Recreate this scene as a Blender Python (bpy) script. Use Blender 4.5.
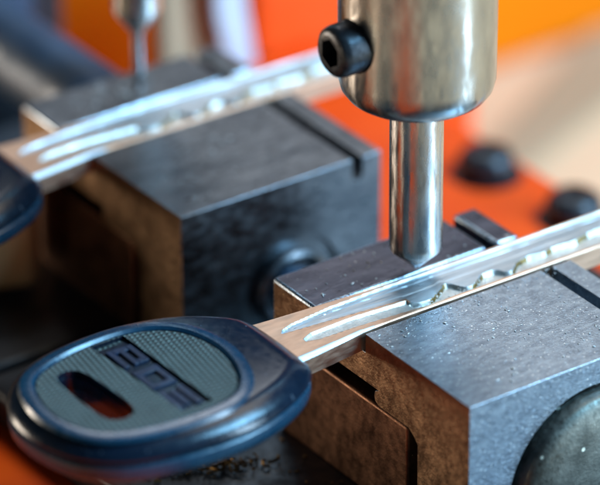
import bpy, bmesh, math, random
from mathutils import Vector, Matrix, noise
random.seed(7)
U = 0.001            # the scene is modelled in millimetres at true size
R = math.radians
sc = bpy.context.scene
for o in list(bpy.data.objects): bpy.data.objects.remove(o)
COL = sc.collection

# ------------------------------------------------------------------ camera
EL, TH, ROLL, DIST = R(29.2), R(34.7), R(-0.4), 400.0
TGT = Vector((5.4, 19.0, 0.0))
fwd = Vector((math.sin(TH)*math.cos(EL), math.cos(TH)*math.cos(EL), -math.sin(EL)))
rgt = Vector((math.cos(TH), -math.sin(TH), 0)); upv = rgt.cross(fwd)
r2 = rgt*math.cos(ROLL)+upv*math.sin(ROLL); u2 = upv*math.cos(ROLL)-rgt*math.sin(ROLL)
cd = bpy.data.cameras.new('camera'); cam = bpy.data.objects.new('camera', cd); COL.objects.link(cam)
M = Matrix((r2, u2, -fwd)).transposed().to_4x4(); M.translation = (TGT-fwd*DIST)*U
cam.matrix_world = M
cd.sensor_width = 36; cd.lens = 36*DIST*10/600
cd.clip_start = 0.02; cd.clip_end = 50
cd.dof.use_dof = True; cd.dof.focus_distance = 386*U; cd.dof.aperture_fstop = 18.0; cd.dof.aperture_blades = 0
sc.camera = cam

# ------------------------------------------------------------------ world and lamps
w = bpy.data.worlds.new('World'); sc.world = w; w.use_nodes = True
bg = w.node_tree.nodes['Background']; bg.inputs[0].default_value = (0.18, 0.36, 0.60, 1); bg.inputs[1].default_value = 0.09
def lamp(name, d, dist, sx, sy, power, col, tgt=(10, 20, 0)):
    l = bpy.data.lights.new(name, 'AREA'); l.shape = 'RECTANGLE'; l.size = sx*U; l.size_y = sy*U
    l.energy = power; l.color = col
    o = bpy.data.objects.new(name, l); COL.objects.link(o)
    d = Vector(d).normalized(); o.location = (Vector(tgt)+d*dist)*U
    o.rotation_euler = d.to_track_quat('Z', 'Y').to_euler()
    return o
def hdir(left_deg, elev):      # direction measured from the one towards the viewer, positive = to the viewer's left
    a = R(left_deg); t = Vector((-math.sin(TH), -math.cos(TH), 0))
    v = t*math.cos(a) - Vector((math.cos(TH), -math.sin(TH), 0))*math.sin(a)
    return v*math.cos(R(elev)) + Vector((0, 0, math.sin(R(elev))))
lamp('window_light_front', (.50, -.49, .72), 520, 200, 150, 5.6, (0.27, 0.64, 1.0))
lamp('window_light_right', (.56, -.82, .08), 480, 90, 420, 5.0, (0.50, 0.76, 1.0), (5, 32, 0))
lamp('work_lamp_left', hdir(60, -8), 480, 40, 220, 0.34, (1.0, 0.88, 0.66))
lamp('added_warm_fill_far_left', (-.66, .74, -.02), 420, 150, 110, 1.3, (1.0, 0.86, 0.70))  # unseen warm lamp added to brighten the vises' left faces
lamp('window_light_back', (.42, .60, .80), 640, 240, 200, 0.95, (0.92, 0.96, 1.0))
lamp('ceiling_light', hdir(-120, 62), 640, 300, 300, 1.35, (1.0, 0.88, 0.70))
sc.view_settings.view_transform = 'Standard'; sc.view_settings.look = 'None'
sc.view_settings.exposure = 0.0; sc.view_settings.gamma = 1.0
sc.render.resolution_x = 1024; sc.render.resolution_y = 828

# ------------------------------------------------------------------ materials
def N(nt, t, **k):
    n = nt.nodes.new(t)
    for a, b in k.items(): setattr(n, a, b)
    return n
def ramp(nt, stops, interp='LINEAR'):
    n = N(nt, 'ShaderNodeValToRGB'); e = n.color_ramp; e.interpolation = interp
    while len(e.elements) < len(stops): e.elements.new(0.5)
    for el, (p, c) in zip(e.elements, stops):
        el.position = p; el.color = (*c, 1) if len(c) == 3 else c
    return n
ANROT = 0.25
def mat(name, col, metal=0., rough=.5, var=None, vscale=400., speck=None, speck_scale=1500., speck_thr=.10, bump=0., bscale=3000.,
        rvar=.12, stretch=(1, 1, 1), coat=0., spots=None, bdist=0.1, aniso=False, spec=.5):
    """one procedural surface: mottled base colour, uneven gloss, fine bump, scattered light specks"""
    m = bpy.data.materials.new(name); m.use_nodes = True; nt = m.node_tree
    b = nt.nodes['Principled BSDF']; L = nt.links.new
    b.inputs['Metallic'].default_value = metal; b.inputs['Coat Weight'].default_value = coat
    b.inputs['Specular IOR Level'].default_value = spec
    b.inputs['Coat Roughness'].default_value = .15
    tc = N(nt, 'ShaderNodeTexCoord'); mp = N(nt, 'ShaderNodeMapping'); mp.inputs['Scale'].default_value = stretch
    L(tc.outputs['Object'], mp.inputs[0]); V = mp.outputs[0]
    n1 = N(nt, 'ShaderNodeTexNoise'); n1.inputs['Scale'].default_value = vscale; n1.inputs['Detail'].default_value = 8
    n1.inputs['Roughness'].default_value = .62; L(V, n1.inputs['Vector'])
    c2 = var if var else tuple(x*.6 for x in col)
    rp = ramp(nt, [(.32, c2), (.66, col)]); L(n1.outputs['Fac'], rp.inputs[0]); out = rp.outputs[0]
    n2 = N(nt, 'ShaderNodeTexNoise'); n2.inputs['Scale'].default_value = vscale*4.3; n2.inputs['Detail'].default_value = 6; L(V, n2.inputs['Vector'])
    if spots:
        rs = ramp(nt, [(.56, (0, 0, 0)), (.68, (1, 1, 1))]); L(n2.outputs['Fac'], rs.inputs[0])
        mx = N(nt, 'ShaderNodeMix', data_type='RGBA'); L(rs.outputs[0], mx.inputs[0]); L(out, mx.inputs[6]); mx.inputs[7].default_value = (*spots, 1); out = mx.outputs[2]
    if speck:
        vo = N(nt, 'ShaderNodeTexVoronoi'); vo.inputs['Scale'].default_value = speck_scale; L(tc.outputs['Object'], vo.inputs['Vector'])
        rv = ramp(nt, [(speck_thr*.6, (1, 1, 1)), (speck_thr, (0, 0, 0))]); L(vo.outputs['Distance'], rv.inputs[0])
        th = N(nt, 'ShaderNodeMath', operation='GREATER_THAN'); th.inputs[1].default_value = .55
        sp = N(nt, 'ShaderNodeSeparateColor'); L(vo.outputs['Color'], sp.inputs[0]); L(sp.outputs[0], th.inputs[0])
        mu = N(nt, 'ShaderNodeMath', operation='MULTIPLY'); L(th.outputs[0], mu.inputs[0]); L(rv.outputs[0], mu.inputs[1])
        mx = N(nt, 'ShaderNodeMix', data_type='RGBA'); L(mu.outputs[0], mx.inputs[0]); L(out, mx.inputs[6]); mx.inputs[7].default_value = (*speck, 1); out = mx.outputs[2]
    L(out, b.inputs['Base Color'])
    if aniso:        # turned metal: the gloss runs round the axis
        tg = N(nt, 'ShaderNodeTangent', direction_type='RADIAL', axis='Z'); L(tg.outputs[0], b.inputs['Tangent'])
        b.inputs['Anisotropic'].default_value = .85; b.inputs['Anisotropic Rotation'].default_value = ANROT
    mr = N(nt, 'ShaderNodeMapRange'); mr.inputs['To Min'].default_value = max(.03, rough-rvar); mr.inputs['To Max'].default_value = min(1, rough+rvar)
    mr.inputs['From Min'].default_value = .3; mr.inputs['From Max'].default_value = .7
    L(n2.outputs['Fac'], mr.inputs['Value']); L(mr.outputs[0], b.inputs['Roughness'])
    if bump:
        n3 = N(nt, 'ShaderNodeTexNoise'); n3.inputs['Scale'].default_value = bscale; n3.inputs['Detail'].default_value = 5; L(V, n3.inputs['Vector'])
        bp = N(nt, 'ShaderNodeBump'); bp.inputs['Strength'].default_value = bump; bp.inputs['Distance'].default_value = bdist*U
        L(n3.outputs['Fac'], bp.inputs['Height']); L(bp.outputs[0], b.inputs['Normal'])
    return m
MT = dict(
 steel=mat('ground_steel', (.34, .39, .44), 1, .37, (.18, .21, .25), 1300, stretch=(.45, 1, .7), speck=(.72, .76, .78), speck_scale=2300, speck_thr=.22, bump=.7, bscale=8000, spots=(.38, .46, .54), bdist=.05),
 steel_far=mat('worn_steel', (.21, .22, .235), 1, .36, (.11, .12, .135), 420, stretch=(.3, 1, .6), speck=(.5, .48, .45), speck_scale=700, speck_thr=.10, bump=.4, bscale=3500, bdist=.05),
 jaw_dark=mat('blued_steel', (.12, .12, .15), 1, .38, (.05, .05, .065), 420, stretch=(.3, 1, 1), speck=(.85, .85, .85), speck_scale=900, speck_thr=.12, bump=.5, bscale=4200, bdist=.05),
 edge=mat('worn_edge_painted_highlight', (.42, .50, .58), 1, .30, (.24, .28, .32), 900, bump=.5, bscale=6000, bdist=.04),
 warm_reflect=mat('steel_painted_warm_reflection', (.40, .25, .14), .95, .42, (.17, .10, .055), 420, speck=(.8, .6, .3), speck_scale=1300, speck_thr=.12, bump=.8, bscale=4200, bdist=.05),
 body=mat('body_steel', (.21, .105, .06), .95, .46, (.08, .038, .022), 220, speck=(.6, .45, .3), speck_scale=1100, speck_thr=.09, bump=.5, bscale=3500, bdist=.05),
 chrome=mat('brushed_spindle_steel', (.50, .47, .43), 1, .22, (.33, .305, .28), 260, bump=.25, bscale=2500, stretch=(1, 1, .35), rvar=.08, bdist=.04, aniso=True),
 bit=mat('cutter_steel', (.72, .70, .68), 1, .26, (.45, .38, .33), 350, bump=.3, bscale=3000, stretch=(1, 1, .25), rvar=.10, bdist=.04, aniso=True),
 black=mat('black_oxide', (.035, .037, .042), .6, .34, (.018, .02, .024), 600, bump=.4, bscale=2500, bdist=.06),
 knob=mat('knob_steel', (.17, .165, .14), 1, .50, (.07, .07, .06), 420, speck=(.9, .9, .75), speck_scale=620, speck_thr=.17, bump=.5, bscale=3000, bdist=.06),
 plate=mat('nickel_worn_to_brass', (.64, .42, .30), 1, .46, (.50, .31, .21), 500, bump=.15, bscale=2600, stretch=(.25, 1, 1), bdist=.03),
 nickel=mat('nickel_silver', (.50, .52, .54), 1, .50, (.33, .36, .38), 700, bump=.18, bscale=2600, stretch=(.12, 1, 1), bdist=.03),
 milled=mat('fresh_milled_nickel', (.62, .605, .57), 1, .54, (.44, .42, .39), 900, bump=.4, bscale=2600, bdist=.05),
 brass=mat('cut_brass_wall', (.34, .20, .06), .8, .5, (.07, .04, .015), 900, bump=.6, bscale=3000, bdist=.05),
 rubber=mat('black_key_plastic', (.004, .009, .018), 0, .21, (.003, .006, .012), 300, speck=(.20, .24, .28), speck_scale=1100, speck_thr=.07, bump=.35, bscale=2600, bdist=.04, spec=.32, rvar=.05),
 shell=mat('blue_black_key_plastic', (.005, .034, .062), 0, .25, (.004, .022, .042), 300, bump=.35, bscale=2600, bdist=.04, coat=.15, rvar=.06),
 letter=mat('blue_letter_plastic', (.002, .014, .04), 0, .42, (.001, .007, .02), 500, bump=.3, bscale=2600, bdist=.06, spec=.3),
 orange=mat('orange_red_enamel', (.88, .075, .003), 0, .5, (.76, .05, .002), 60, bump=.2, bscale=900, spec=.2),
 amber=mat('amber_painted_board', (.82, .175, .002), 0, .7, (.72, .14, .002), 14, spec=.05),
 white=mat('white_enamel', (.50, .52, .57), 0, .45, (.44, .46, .52), 80),
 tan=mat('tan_wood', (.90, .56, .24), 0, .5, (.56, .34, .15), 60, stretch=(1, 1, .2)),
 table=mat('pale_bench_top', (.78, .50, .30), 0, .7, (.68, .42, .25), 18, stretch=(1, .3, 1), spec=.05),
 post_shade=mat('grey_tan_post_and_shade', (.46, .32, .20), 0, .7, (.40, .27, .16), 20, spec=.05),  # colour of the tan post, reused for the painted shadow band
 bed=mat('black_carriage', (.020, .021, .024), .2, .5, (.010, .010, .012), 120, speck=(.35, .28, .18), speck_scale=500, speck_thr=.07, bump=.5, bscale=1500),
 navy=mat('blue_black_steel', (.035, .065, .11), .2, .45, (.02, .035, .06), 90, speck=(.35, .38, .40), speck_scale=260, speck_thr=.08, bump=.3, bscale=1500),
)
# knurled inlay: fine diagonal ribs in the bump and the colour
def inlay_mat():
    m = mat('ribbed_grey_inlay', (.115, .15, .135), .0, .42, (.08, .11, .10), 700)
    nt = m.node_tree; b = nt.nodes['Principled BSDF']; L = nt.links.new
    tc = N(nt, 'ShaderNodeTexCoord'); mp = N(nt, 'ShaderNodeMapping'); mp.inputs['Rotation'].default_value = (0, 0, R(8)); L(tc.outputs['Object'], mp.inputs[0])
    wv = N(nt, 'ShaderNodeTexWave', wave_type='BANDS', bands_direction='X'); wv.inputs['Scale'].default_value = 560; wv.inputs['Distortion'].default_value = .6; wv.inputs['Detail'].default_value = 1
    wv2 = N(nt, 'ShaderNodeTexWave', wave_type='BANDS', bands_direction='Y'); wv2.inputs['Scale'].default_value = 560
    L(mp.outputs[0], wv.inputs[0]); L(mp.outputs[0], wv2.inputs[0])
    mu = N(nt, 'ShaderNodeMath', operation='MULTIPLY'); L(wv.outputs['Fac'], mu.inputs[0]); L(wv2.outputs['Fac'], mu.inputs[1])
    bp = N(nt, 'ShaderNodeBump'); bp.inputs['Strength'].default_value = .9; bp.inputs['Distance'].default_value = .16*U; L(mu.outputs[0], bp.inputs['Height']); L(bp.outputs[0], b.inputs['Normal'])
    old = b.inputs['Base Color'].links[0].from_socket
    rp = ramp(nt, [(.1, (.30, .30, .32)), (.6, (1.0, 1.0, .96))]); L(mu.outputs[0], rp.inputs[0])
    mx = N(nt, 'ShaderNodeMix', data_type='RGBA', blend_type='MULTIPLY'); mx.inputs[0].default_value = 1; L(old, mx.inputs[6]); L(rp.outputs[0], mx.inputs[7]); L(mx.outputs[2], b.inputs['Base Color'])
    return m
MT['inlay'] = inlay_mat()

# ------------------------------------------------------------------ helpers
def link(name, bm, m, parent=None, bevel=0., seg=3, smooth=True, loc=(0, 0, 0), mats=None):
    me = bpy.data.meshes.new(name)
    for v in bm.verts: v.co *= U
    bmesh.ops.recalc_face_normals(bm, faces=bm.faces); bm.to_mesh(me); bm.free()
    for mm in (mats or [m]): me.materials.append(MT[mm])
    o = bpy.data.objects.new(name, me); COL.objects.link(o); o.location = Vector(loc)*U
    if parent: o.parent = parent
    if bevel:
        md = o.modifiers.new('bevel', 'BEVEL'); md.width = bevel*U; md.segments = seg; md.limit_method = 'ANGLE'; md.angle_limit = R(35); md.harden_normals = False
    if smooth:
        for p in me.polygons: p.use_smooth = True
        me.set_sharp_from_angle(angle=R(38))
    return o
def tag(o, label=None, cat=None, group=None, kind=None):
    for k, v in (('label', label), ('category', cat), ('group', group), ('kind', kind)):
        if v: o[k] = v
    return o
def thing(name, loc, label, cat, group=None):
    o = bpy.data.objects.new(name, None); COL.objects.link(o); o.location = Vector(loc)*U; o.empty_display_size = .005
    return tag(o, label, cat, group)
def box(bm, x0, x1, y0, y1, z0, z1):
    g = bmesh.ops.create_cube(bm, size=1)
    for v in g['verts']:
        v.co = Vector(((x0+x1)/2+v.co.x*(x1-x0), (y0+y1)/2+v.co.y*(y1-y0), (z0+z1)/2+v.co.z*(z1-z0)))
    return bm
def prism(bm, pts, axis, a, b):
    """extrude a 2-D outline: axis 'x' takes (y,z), 'y' takes (x,z), 'z' takes (x,y)"""
    def P(p, t): return {'x': (t, p[0], p[1]), 'y': (p[0], t, p[1]), 'z': (p[0], p[1], t)}[axis]
    A = [bm.verts.new(P(p, a)) for p in pts]; B = [bm.verts.new(P(p, b)) for p in pts]; n = len(pts)
    bm.faces.new(A); bm.faces.new(B[::-1])
    for i in range(n): bm.faces.new((A[i], B[i], B[(i+1) % n], A[(i+1) % n]))
    return bm
def lathe(bm, prof, axis='z', c=(0, 0, 0), seg=72):
    """prof: (radius, height) pairs; closed at both ends"""
    rings = []
    for r, h in prof:
        if r < 1e-5: rings.append([bm.verts.new((0, 0, h))]); continue
        rings.append([bm.verts.new((r*math.cos(2*math.pi*i/seg), r*math.sin(2*math.pi*i/seg), h)) for i in range(seg)])
    for a, b in zip(rings, rings[1:]):
        for i in range(seg):
            j = (i+1) % seg
            if len(a) == 1 and len(b) == 1: continue
            if len(a) == 1: bm.faces.new((a[0], b[i], b[j]))
            elif len(b) == 1: bm.faces.new((a[i], a[j], b[0]))
            else: bm.faces.new((a[i], a[j], b[j], b[i]))
    for rr in (rings[0], rings[-1]):
        if len(rr) > 1: bm.faces.new(rr)
    rot = {'z': Matrix(), 'y': Matrix.Rotation(R(90), 4, 'X'), 'x': Matrix.Rotation(R(-90), 4, 'Y')}[axis]  # y -> towards -Y, x -> towards -X
    vs = [v for rr in rings for v in rr]
    bmesh.ops.transform(bm, matrix=Matrix.Translation(c) @ rot, verts=vs)
    return bm
def cut(o, cutters):
    """subtract closed meshes from o and bake the result into its mesh"""
    cs = []
    for bmc in cutters:
        me = bpy.data.meshes.new('c')
        for v in bmc.verts: v.co *= U*100
        bmesh.ops.recalc_face_normals(bmc, faces=bmc.faces); bmc.to_mesh(me); bmc.free()
        c = bpy.data.objects.new('c', me); COL.objects.link(c); cs.append(c)
    keep = [(m.width, m.segments) for m in o.modifiers if m.type == 'BEVEL']; o.modifiers.clear()
    o.data.transform(Matrix.Scale(100, 4)); par = o.parent; o.parent = None; loc = o.location.copy(); o.location = (0, 0, 0)
    for c in cs:
        m = o.modifiers.new('b', 'BOOLEAN'); m.operation = 'DIFFERENCE'; m.solver = 'EXACT'; m.object = c
    bpy.context.view_layer.update()
    dg = bpy.context.evaluated_depsgraph_get()
    me = bpy.data.meshes.new_from_object(o.evaluated_get(dg)); o.modifiers.clear(); old = o.data; nm = old.name; o.data = me; bpy.data.meshes.remove(old); me.name = nm
    me.transform(Matrix.Scale(.01, 4)); o.parent = par; o.location = loc
    for c in cs: bpy.data.objects.remove(c)
    for wd, sg in keep:
        md = o.modifiers.new('bevel', 'BEVEL'); md.width = wd; md.segments = sg; md.limit_method = 'ANGLE'; md.angle_limit = R(35)
    for p in me.polygons: p.use_smooth = True
    me.set_sharp_from_angle(angle=R(38))
def smooth_loop(pts, n=10):
    """closed Catmull-Rom through pts"""
    out = []; k = len(pts)
    for i in range(k):
        p0, p1, p2, p3 = (Vector(pts[(i+j-1) % k]) for j in range(4))
        for s in range(n):
            t = s/n
            out.append(tuple(.5*((2*p1)+(p2-p0)*t+(2*p0-5*p1+4*p2-p3)*t*t+(-p0+3*p1-3*p2+p3)*t**3)))
    return out
def inset(pts, d):
    k = len(pts); out = []
    area = sum(pts[i][0]*pts[(i+1) % k][1]-pts[(i+1) % k][0]*pts[i][1] for i in range(k)); s = 1 if area > 0 else -1
    for i in range(k):
        a = Vector(pts[i-1]); b = Vector(pts[(i+1) % k]); t = (b-a).normalized(); nrm = Vector((-t.y, t.x))*s
        out.append(tuple(Vector(pts[i])+nrm*d))
    return out
def layered(bm, loops):
    """loops: list of (points, z) of equal length; skinned one to the next, capped"""
    rs = [[bm.verts.new((p[0], p[1], z)) for p in pts] for pts, z in loops]; n = len(rs[0])
    for a, b in zip(rs, rs[1:]):
        for i in range(n): bm.faces.new((a[i], a[(i+1) % n], b[(i+1) % n], b[i]))
    bm.faces.new(rs[0]); bm.faces.new(rs[-1]); return bm

# ------------------------------------------------------------------ setting: bench, machine base
bm = bmesh.new(); box(bm, -900, 900, -700, 1200, -70, -60); tag(link('bench_top', bm, 'table', smooth=False), kind='structure')
t = thing('machine_bed', (0, 0, -60), 'orange red enamelled machine bed under both vises, edge running past the black bolts', 'machine bed')
link('bed_plate', prism(bmesh.new(), [(-75, -60), (60, -60), (60, 91.5), (30, 91.5), (30, 42), (-75, 42)], 'z', 0.2, 38), 'orange', t, 1.2)
t2 = thing('machine_carriage', (0, 0, -22), 'black carriage slab beneath the vises on the orange bed', 'carriage')
link('slab', prism(bmesh.new(), [(-19.5, -58), (58, -58), (58, -9), (47, 4), (47, 25), (27, 25), (27, 41), (-19.5, 41)], 'z', 0.05, 4), 'bed', t2, .6)  # unseen right side widened to keep orange reflections off the vise fronts
link('rear_slab', box(bmesh.new(), -90, 27, 42.2, 88, -38, 4), 'bed', t2, .6)
# bolts on the bed's right edge
def bolt(loc, label):
    t = thing('socket_bolt', loc, label, 'bolt', 'black bolts on the orange machine bed')
    bm = bmesh.new(); lathe(bm, [(0, 0.05), (3.1, 0.05), (3.35, 0.5), (3.3, 1.9), (3.05, 2.6), (2.5, 3.1), (1.7, 3.35), (1.2, 3.35), (1.1, 2.4), (0, 2.4)])
    link('bolt_head', bm, 'black', t)
    bm = bmesh.new(); lathe(bm, [(0, 0.02), (4.3, 0.02), (4.3, .05), (3.4, .05), (0, .05)]); link('washer', bm, 'black', t)
bolt((54.5, 52.3, -22), 'black bolt nearer the spindle on the orange bed')
bolt((56.0, 38.0, -22), 'black bolt at the right picture edge just above the key tip')

# ------------------------------------------------------------------ backdrop things
t = thing('amber_board', (0, 132, -60), 'plain amber orange board standing behind the machine', 'board')
link('board', box(bmesh.new(), -30, 260, 0, 8, 0.2, 66), 'amber', t, 1.5)
# column of the machine, red enamel with a white edge strip
t = thing('machine_column', (0, 0, -60), 'red orange enamelled machine column with a white edge strip, behind the keys', 'machine column')
link('housing', box(bmesh.new(), 49.2, 84, 92, 99, 0.05, 68), 'orange', t, 2.2, 6)
bm = bmesh.new(); prism(bm, [(46.2, 0.1), (51.2, 0.1), (49.0, 37), (47.6, 46), (46.4, 68), (41.5, 68), (43.0, 46), (44.8, 37)], 'y', 90.5, 91.9)
link('edge_strip', bm, 'white', t, .6, 4)
t = thing('tan_post', (0, 0, -60), 'tan post left of the white edge strip, behind the far vise', 'post')
link('post', box(bmesh.new(), 37.6, 46.0, 94, 97, .05, 66), 'post_shade', t, 1.2)
link('foot', box(bmesh.new(), 35.8, 47.4, 92.5, 98.5, .02, 4), 'tan', t, .5)
t = thing('motor_post', (0, 0, -60), 'very dark post in the top left corner behind the far vise', 'post')
link('post', box(bmesh.new(), -4, 28.0, 100, 104, .05, 64), 'black', t, 1.5)
link('clamp', box(bmesh.new(), 8, 22.5, 98, 99.9, 44, 62), 'navy', t, .8)
t = thing('shade_strip', (0, 0, -60), 'added thin strip standing in for a soft shadow band on the pale bench top, upper right', 'strip')  # flat strip added as the soft shadow band across the bench
bm = bmesh.new(); prism(bm, [(98, 108), (101, 112.5), (150, 142), (155, 125), (126, 114.5), (103, 105)], 'z', .05, 1.2); link('strip_body', bm, 'post_shade', t, .4)
t = thing('stop_block', (0, 0, -22), 'tan rounded block low at the left edge under the far key head', 'block')
bm = box(bmesh.new(), -36.6, 0, 0, 8, 4.6, 17.5); bmesh.ops.rotate(bm, verts=bm.verts, cent=(0, 0, 0), matrix=Matrix.Rotation(R(-22), 3, 'Z'))
bmesh.ops.translate(bm, verts=bm.verts, vec=(-5.0, 52, 0)); link('block', bm, 'tan', t, 1.6, 5)
link('bracket', box(bmesh.new(), -60, -30, 54, 76, .1, 4.55), 'bed', t, .5)

# ------------------------------------------------------------------ vises
def vise(name, loc, label, dx_front, dx_rear, W, near):
    t = thing(name, loc, label, 'vise', 'twin key vises')
    m1 = 'steel' if near else 'steel_far'; m2 = 'jaw_dark' if near else 'steel_far'
    bm = bmesh.new()
    prism(bm, [(.55, 0), (-W, 0), (-W, -17.9), (-8.0, -17.9), (-8.0, -8.2), (-7.4, -7.55), (-6.5, -7.0), (-1.6, -7.0), (-1.05, -6.7), (-.9, -6.2), (-1.05, -5.6), (-1.6, -5.3), (7.1, -5.3), (7.1, -2.05), (.55, -2.05)], 'x', dx_front, 25+dx_front)
    fj = link('front_jaw', bm, m1, t, .85, 5)
    cuts = [prism(bmesh.new(), [(21.3+dx_front, 3), (21.3+dx_front, -2.0), (21.6+dx_front, -2.5), (22.0+dx_front, -2.7), (22.4+dx_front, -2.5), (22.7+dx_front, -2.0), (22.7+dx_front, 3)], 'y', -W-2, 1.5)]
    b2 = bmesh.new(); lathe(b2, [(0, 0), ((9.9 if near else 6.0), 0), ((9.9 if near else 6.6), 3.5), (0, 3.5)], 'y', ((15.0, -W+1.6, -12.6) if near else (13.6, -W+.7, -12.6))); cuts.append(b2)
    cut(fj, cuts)
    bm = box(bmesh.new(), dx_rear, 25+dx_rear, 7.45, 14.8, -7.0, 0); rj = link('rear_jaw', bm, m2, t, .35, 3)
    cut(rj, [box(bmesh.new(), 21.0+dx_rear, 22.2+dx_rear, 5, 17, -2.4, 3)])
    for jaw in (fj, rj):      # worn edges, the blue window highlight painted in as brighter steel
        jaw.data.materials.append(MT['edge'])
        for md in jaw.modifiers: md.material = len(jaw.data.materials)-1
    for jaw in (fj, rj):      # warm reflection of the orange bed painted as brown on the left ends
        jaw.data.materials.append(MT['warm_reflect']); k = len(jaw.data.materials)-1
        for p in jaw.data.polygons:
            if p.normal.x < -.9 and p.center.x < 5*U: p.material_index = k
    link('vise_body', box(bmesh.new(), .15, 24.9, -6.4, 15.2, -17.95, -7.12), 'body', t, .3)
    if near:
        bm = bmesh.new(); lathe(bm, [(0, 0), (9.2, 0), (9.2, 2.4), (8.9, 2.9), (8.2, 3.3), (6.0, 3.6), (0, 3.7)], 'y', (15.0, -W+1.5, -12.6)); link('clamp_knob', bm, 'knob', t)
    else:
        bm = bmesh.new(); lathe(bm, [(0, 0), (4.4, 0), (4.6, .6), (4.4, 1.2), (3.9, 1.5), (3.4, 1.2), (3.1, .6), (3.0, .3), (0, .3)], 'y', (13.6, -W+.65, -12.6)); k = link('clamp_ring', bm, 'steel_far', t)
        bm = bmesh.new(); lathe(bm, [(0, 0), (2.4, 0), (2.5, .7), (2.1, 1.0), (0, 1.1)], 'y', (13.6, -W+.3, -12.6)); link('clamp_screw', bm, 'navy', t)
        bm = bmesh.new(); lathe(bm, [(0, 0), (4.6, 0), (4.6, -60), (4.0, -60.6), (0, -60.6)], 'y', (11.0, 15.1, -4.9)); link('clamp_shaft', bm, 'navy', t)
    return t
vise('key_vise', (0, 0, 0), 'near steel key vise with a large round knob on its front, bottom right', 0.2, -.9, 16.1, True)
vise('key_vise', (-1.5, 46.2, 0), 'far blurred steel key vise behind, ring socket in its front face', 0, 0, 16.0, False)

# ------------------------------------------------------------------ keys
WAVE = [(6.5, 2.6), (7.5, 1.7), (8.8, 1.5), (10.2, 2.2), (11.8, 3.3), (12.2, 3.1), (12.9, 1.6), (13.6, 1.3), (14.6, 1.7), (15.8, 2.6), (17.5, 2.7), (18.0, 1.7), (18.7, 1.3), (20.2, 2.5), (21.9, 2.9), (23.6, 2.5), (25.0, 2.9), (27.5, 2.6), (29.6, 3.1), (31.1, 3.2), (36, 3.0), (50, 3.0)]
def lerp(tab, x):
    if x <= tab[0][0]: return tab[0][1]
    for (a, b), (c, d) in zip(tab, tab[1:]):
        if x <= c: return b+(d-b)*(x-a)/(c-a)
    return tab[-1][1]
WAVE = [(x/10, sum(lerp(WAVE, x/10+d) for d in (-.3, -.15, 0, .15, .3))/5) for x in range(65, 460)]
YB = [(-9, -.55), (-6, -.3), (0, .42), (45, .25)]; YT = [(-9, 7.6), (-6, 7.3), (0, 6.85), (10, 6.35), (45, 5.9)]
def sstep(a, b, x):
    t = min(1, max(0, (x-a)/(b-a))); return t*t*(3-2*t)
def key_height(x, y, yb, yt):
    """height of the blade's face and which finish it has: 0 worn plate, 1 nickel, 2 milled, 3 cut wall"""
    h, m = .55, 0
    nz = noise.noise((x*.9, y*3, 0))*.3
    # long upper groove, starts in a point near the head
    up_lo = 4.45-.105*(x+6.4) if x < 7 else max(lerp(WAVE, x)+.12, 2.9)
    up_hi = lerp([(-6.6, 4.7), (-6.2, 5.1), (-4.8, 5.55), (0, 6.05), (7, 6.15), (45, 5.72)], x)
    if x > -6.6+.3*nz and up_lo < y < up_hi:
        e = min(y-up_lo, up_hi-y); h -= .20*sstep(0, .10, e); m = 1
        q = (y-up_lo)/(up_hi-up_lo); h += .05*sstep(.26, .29, q)-.09*sstep(.47, .50, q)+.07*sstep(.72, .75, q)-.05*sstep(.88, .90, q)
    if x > 7 and m == 0 and y < yt-.4: m = 1
    # lower groove
    lo_hi = lerp([(-5.6, 2.5), (-4.2, 3.1), (0, 3.25), (6.8, 2.75)], x) if x < 6.8 else lerp(WAVE, x)
    lo_lo = lerp([(-5.6, 2.0), (-4.2, 1.6), (0, 1.45), (8, .80), (45, .58)], x)
    if x > -5.6+.3*nz and lo_lo < y < lo_hi:
        e = min(y-lo_lo, lo_hi-y); d = .30 if x < 6.8 else .48
        wl = .2 if x < 6.8 else .24
        h -= d*min(1, max(0, (lo_hi-y)/wl))*sstep(0, .15, y-lo_lo); m = 2
        if x > 7.2 and lo_hi-y < wl and lerp(WAVE, x+.15)-lerp(WAVE, x-.15) > .055: m = 3
    lip = lerp([(-9, .5), (-2, .4), (3, .14), (45, .12)], x)
    if y < yb+lip: h -= .3*(yb+lip-y)/.38; m = 1 if x < 1.5 else 0
    elif x > 7 and y < lo_lo: m = 0
    return h, m
def make_blade(parent, x1):
    bm = bmesh.new(); nx = int((x1+9)/.12); ny = 76; g = []
    for i in range(nx+1):
        x = -9+(x1+9)*i/nx; yb, yt = lerp(YB, x), lerp(YT, x); row = []
        if x > x1-4:                       # rounded tip
            k = (x-(x1-4))/4; s = math.sqrt(max(0.02, 1-k*k)); mid = (yb+yt)/2; yb, yt = mid-(mid-yb)*s, mid+(yt-mid)*s
        for j in range(ny+1):
            y = yb+(yt-yb)*j/ny; row.append(bm.verts.new((x, y, key_height(x, y, lerp(YB, x), lerp(YT, x))[0])))
        g.append(row)
    for i in range(nx):
        for j in range(ny):
            f = bm.faces.new((g[i][j], g[i+1][j], g[i+1][j+1], g[i][j+1])); c = f.calc_center_median()
            f.material_index = key_height(c.x, c.y, lerp(YB, c.x), lerp(YT, c.x))[1]
    # sides and bottom
    rim = [g[i][0] for i in range(nx+1)]+[g[nx][j] for j in range(1, ny+1)]+[g[i][ny] for i in range(nx-1, -1, -1)]+[g[0][j] for j in range(ny-1, 0, -1)]
    low = [bm.verts.new((v.co.x, v.co.y, -1.62)) for v in rim]; n = len(rim)
    for i in range(n):
        f = bm.faces.new((rim[i], rim[(i+1) % n], low[(i+1) % n], low[i])); f.material_index = 0
    bm.faces.new(low)
    return link('blade', bm, None, parent, mats=['plate', 'nickel', 'milled', 'brass'], loc=(.2, .5, -.36))
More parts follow.
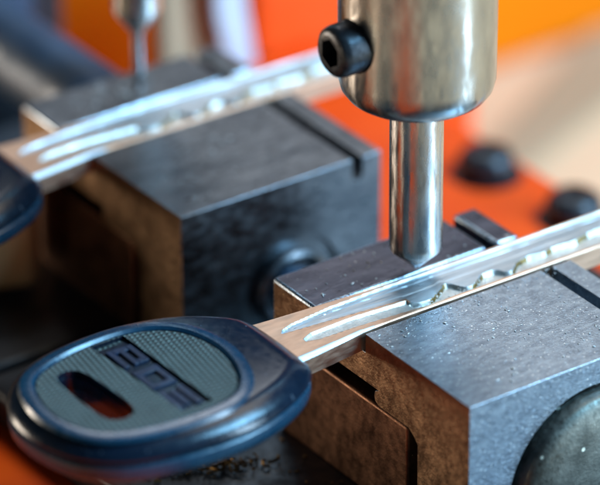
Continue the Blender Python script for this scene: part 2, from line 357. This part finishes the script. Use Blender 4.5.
OUT = [(-8.2, 2.7), (-8.3, -.9), (-8.6, -3.0), (-10.4, -4.9), (-13.4, -6.6), (-17.2, -7.8), (-21.5, -8.2), (-26.5, -7.7), (-31.4, -6.2), (-34.9, -2.8), (-36.4, 2.2),
       (-35.8, 7.2), (-33.0, 11.2), (-28.5, 13.7), (-22.8, 14.4), (-18, 13.9), (-13.8, 12.4), (-10.6, 10.1), (-8.8, 8.0), (-8.3, 6.0)]
INL = [(-32.6, 8.2), (-28.4, 10.5), (-22.6, 11.2), (-18.4, 10.4), (-15.6, 7.8), (-14.6, 3.2), (-15.8, -1.8), (-18.4, -4.7), (-22.6, -5.5), (-28.4, -4.9), (-32.6, -2.6), (-34.2, 2.6)]
HOLE = [(-30.3, 6.6), (-29.6, 7.9), (-28.3, 7.8), (-27.6, 6.4), (-27.3, 3.0), (-27.2, 0.0), (-27.7, -1.5), (-29.0, -1.9), (-30.1, -1.0), (-30.4, 2.4)]
def make_key(loc, label, x1, letters=True):
    t = thing('car_key', loc, label, 'key', 'car keys clamped in the vises')
    make_blade(t, x1)
    L = smooth_loop(OUT, 8)
    # upper shell: domed rim around a sunken face
    bm = bmesh.new(); I = smooth_loop(INL, 8)
    layered(bm, [(inset(L, .7), .2), (inset(L, .12), .25), (L, .55), (inset(L, .18), .95), (inset(L, .6), 1.35), (inset(L, 1.1), 1.7), (inset(L, 1.6), 2.0), (inset(L, 2.0), 2.17), (inset(L, 2.5), 2.25)])
    up = link('bow_upper_shell', bm, 'rubber', t)
    rec = layered(bmesh.new(), [(inset(I, .5), 1.55), (I, 1.75), (inset(I, -.35), 2.6)])
    hol = prism(bmesh.new(), smooth_loop(HOLE, 12), 'z', -4, 5)
    cut(up, [rec, hol])
    bm = bmesh.new(); layered(bm, [(inset(L, 1.6), -2.3), (inset(L, .7), -2.1), (inset(L, .2), -1.6), (inset(L, .05), -.9), (inset(L, .1), -.3), (inset(L, .5), .0), (inset(L, .9), .2)])
    lo = link('bow_lower_shell', bm, 'shell', t); cut(lo, [prism(bmesh.new(), smooth_loop(HOLE, 12), 'z', -4, 5)])
    # raised blue rim round the inlay
    bm = bmesh.new(); layered(bm, [(inset(I, .35), 1.7), (inset(I, .3), 2.25), (inset(I, .0), 2.5), (inset(I, -.5), 2.5), (inset(I, -1.1), 2.32), (inset(I, -1.3), 2.0)])
    rim = link('face_rim', bm, 'shell', t)
    cut(rim, [prism(bmesh.new(), inset(I, .3), 'z', 1, 4)])
    # inlay with a band recess and the slot
    bm = bmesh.new(); prism(bm, inset(I, .45), 'z', 1.58, 2.22); inl = link('grip_inlay', bm, 'inlay', t)
    band = prism(bmesh.new(), [(-24.6, 10.6), (-20.9, 10.6), (-20.5, -4.1), (-23.8, -4.1)], 'z', 1.78, 4)
    hole2 = prism(bmesh.new(), inset(smooth_loop(HOLE, 12), -.15), 'z', 0, 5)
    cut(inl, [band, hole2]); inl.data.materials.append(MT['rubber'])
    for p in inl.data.polygons:
        if abs(p.normal.z) < .7: p.material_index = len(inl.data.materials)-1
    bm = bmesh.new(); prism(bm, [(-24.5, 10.0), (-21.0, 10.1), (-20.55, -4.0), (-23.75, -4.0)], 'z', 1.7, 1.86); link('letter_band', bm, 'rubber', inl)
    if letters:      # three raised characters in the band, read along it
        def glyph(bars):
            bm = bmesh.new()
            for x0, x1_, y0, y1 in bars: box(bm, x0, x1_, y0, y1, 1.8, 2.12+.004*random.random())
            o = link('raised_letter', bm, 'letter', inl, .06, 2)
        def G(y, w_, h_, rows, x0=-23.9):     # strokes given on a unit cell: (u0,u1,v0,v1), u across the band, v along it
            glyph([(x0+u0*h_+.002*i, x0+u1*h_-.002*i, y-v1*w_, y-v0*w_) for i, (u0, u1, v0, v1) in enumerate(rows)])
        G(9.1, 3.4, 2.8, [(0, .22, 0, 1), (.78, 1, 0, 1), (.4, .6, .2, 1), (.22, .78, 0, .22), (0.6, .8, .78, 1)])
        G(4.6, 3.6, 2.8, [(0, 1, 0, .25), (0, .25, .25, .8), (.75, 1, .25, .8), (0, 1, .8, 1)])
        G(0.2, 3.6, 2.8, [(0, .28, 0, 1), (.36, .62, 0.1, .9), (.72, 1, 0, 1)])
    return t
make_key((0, 0, 0), 'near car key, blue rimmed plastic head with ribbed inlay, blade in the near vise', 44)
make_key((-1.4, 46.0, 0), 'far blurred car key at the left edge, blade across the far vise', 42, False)

# ------------------------------------------------------------------ spindle with cutter
AX, AY = 11.4, 7.7
t = thing('cutter_spindle', (AX, AY, 0.3), 'steel spindle collar holding a pointed cutter above the near key', 'cutter')
bm = bmesh.new(); lathe(bm, [(0, 19.2), (2.9, 19.2), (5.4, 19.15), (6.2, 19.35), (6.9, 19.8), (7.4, 20.5), (7.62, 21.4), (7.65, 22.4), (7.65, 70), (0, 70)], seg=128); col = link('collar', bm, 'chrome', t)
cut(col, [lathe(bmesh.new(), [(0, 0), (2.72, 0), (2.72, 8), (0, 8)], 'x', (-4.5, 0, 26.6))])
bm = bmesh.new(); lathe(bm, [(0, 0), (.25, .12), (2.45, 2.25), (2.62, 2.5), (2.64, 3.2), (2.64, 19.3), (0, 19.3)], seg=96); link('cutter_bit', bm, 'bit', t)
bm = bmesh.new(); lathe(bm, [(0, 0), (2.6, 0), (2.6, 4.6), (2.45, 5.2), (2.1, 5.5), (1.6, 5.55), (0, 5.55)], 'x', (-4.7, 0, 26.6), 48); scr = link('set_screw', bm, 'black', t)
cut(scr, [lathe(bmesh.new(), [(0, 3.0), (1.5, 3.0), (1.5, 6), (0, 6)], 'x', (-4.7, 0, 26.6), 6)])
# tracer
t = thing('tracer_probe', (12.3, 59.3, 0.1), 'blurred thin steel tracer pin hanging over the far vise, top left', 'tracer')
bm = bmesh.new(); lathe(bm, [(0, 0), (.5, .3), (.62, 1), (.62, 5.2), (.9, 5.6), (2.5, 7.8), (2.6, 8.2), (2.6, 22), (0, 22)], seg=64); link('probe_pin', bm, 'bit', t)
bm = bmesh.new(); lathe(bm, [(0, 22.05), (6.5, 22.05), (7.4, 23), (7.4, 60), (0, 60)], seg=64); link('collar', bm, 'chrome', t)

# ------------------------------------------------------------------ chips
def chips(name, m, n, place, smin, smax, label, curl=False):
    bm = bmesh.new()
    for _ in range(n):
        p = Vector(place()); s = random.uniform(smin, smax); rot = Matrix.Rotation(random.uniform(0, 6.3), 4, 'Z') @ Matrix.Rotation(random.uniform(-.6, .6), 4, 'X')
        if curl:
            k = 7; r0 = s; prev = None; a0 = random.uniform(0, 6); turn = random.uniform(2, 4.5)
            for i in range(k+1):
                a = turn*i/k; c = Vector((r0*math.cos(a), r0*math.sin(a)*.7, .05*i)); wv = Vector((0, 0, .28*s+.1))
                q = [bm.verts.new(p+rot @ (c+wv*.0)), bm.verts.new(p+rot @ (c+wv)), bm.verts.new(p+rot @ (c*.86+wv)), bm.verts.new(p+rot @ (c*.86))]
                if prev:
                    for j in range(4): bm.faces.new((prev[j], prev[(j+1) % 4], q[(j+1) % 4], q[j]))
                else: bm.faces.new(q)
                prev = q
            bm.faces.new(prev[::-1])
        else:
            g = bmesh.ops.create_icosphere(bm, subdivisions=1, radius=s)
            sx, sy = random.uniform(.6, 1.8), random.uniform(.4, 1)
            for v in g['verts']:
                q = Vector((v.co.x*sx*random.uniform(.7, 1.3), v.co.y*sy, v.co.z*.5)); v.co = p+Matrix.Rotation(_, 3, 'Z') @ q
            z0 = min(v.co.z for v in g['verts'])
            for v in g['verts']: v.co.z += p.z-z0
    tag(link(name, bm, m, smooth=False), label, 'shavings', kind='stuff')
def on_tops():
    k = random.random()
    if k < .45: return (random.uniform(.6, 20.5), random.uniform(-15, -.4), .01)
    if k < .75: return (random.uniform(0, 19), random.uniform(7.6, 14.2), .01)
    return (random.uniform(0, 18), random.uniform(31.5, 44)+random.choice([0, 0, 20]) if random.random() < .6 else random.uniform(31.5, 44), .01)
def tops2():
    while True:
        p = on_tops()
        if p[1] < 45.5 or 54.0 < p[1] < 60: return p
chips('nickel_chips', 'milled', 260, tops2, .03, .15, 'tiny bright metal chips scattered over the vise tops')
def far_chips():
    return (random.gauss(8, 2.4), random.uniform(55.5, 60.2), .01)
chips('pale_chips', 'milled', 26, far_chips, .10, .28, 'pale chips lying on the rear jaw of the far vise')
def pile():
    a = random.gauss(0, 1); b = random.gauss(0, 1); return (-10.5+a*2.4-.6*b, 13.0-a*.9+b*.9, -17.9+random.random()*.9*max(0, 1-abs(a)/2))
chips('brass_shavings', 'brass', 110, pile, .25, .7, 'small heap of curled brass shavings under the near key head', True)
def grooves():
    x = random.uniform(8, 16); return (x, random.uniform(1.4, 2.6), .05)
chips('groove_chips', 'milled', 40, grooves, .06, .16, 'milled crumbs in the lower groove of the near key blade')
def gloom(): return (random.uniform(-16, -.5), random.uniform(-14, 14), -17.95)
chips('stray_chips', 'brass', 60, gloom, .08, .25, 'stray chips on the dark carriage left of the near vise')

def seam():
    x = random.uniform(2, 24); return (x, .35-random.expovariate(1.6)*1.1, .01)
chips('seam_dust', 'nickel', 170, seam, .025, .10, 'fine filings gathered on the near vise along the key blade')
def slotdust(): return (random.uniform(21.6, 22.8), random.uniform(-15, 0), -2.68)
chips('slot_filings', 'brass', 70, slotdust, .04, .13, 'brass filings lying in the slot of the near vise')
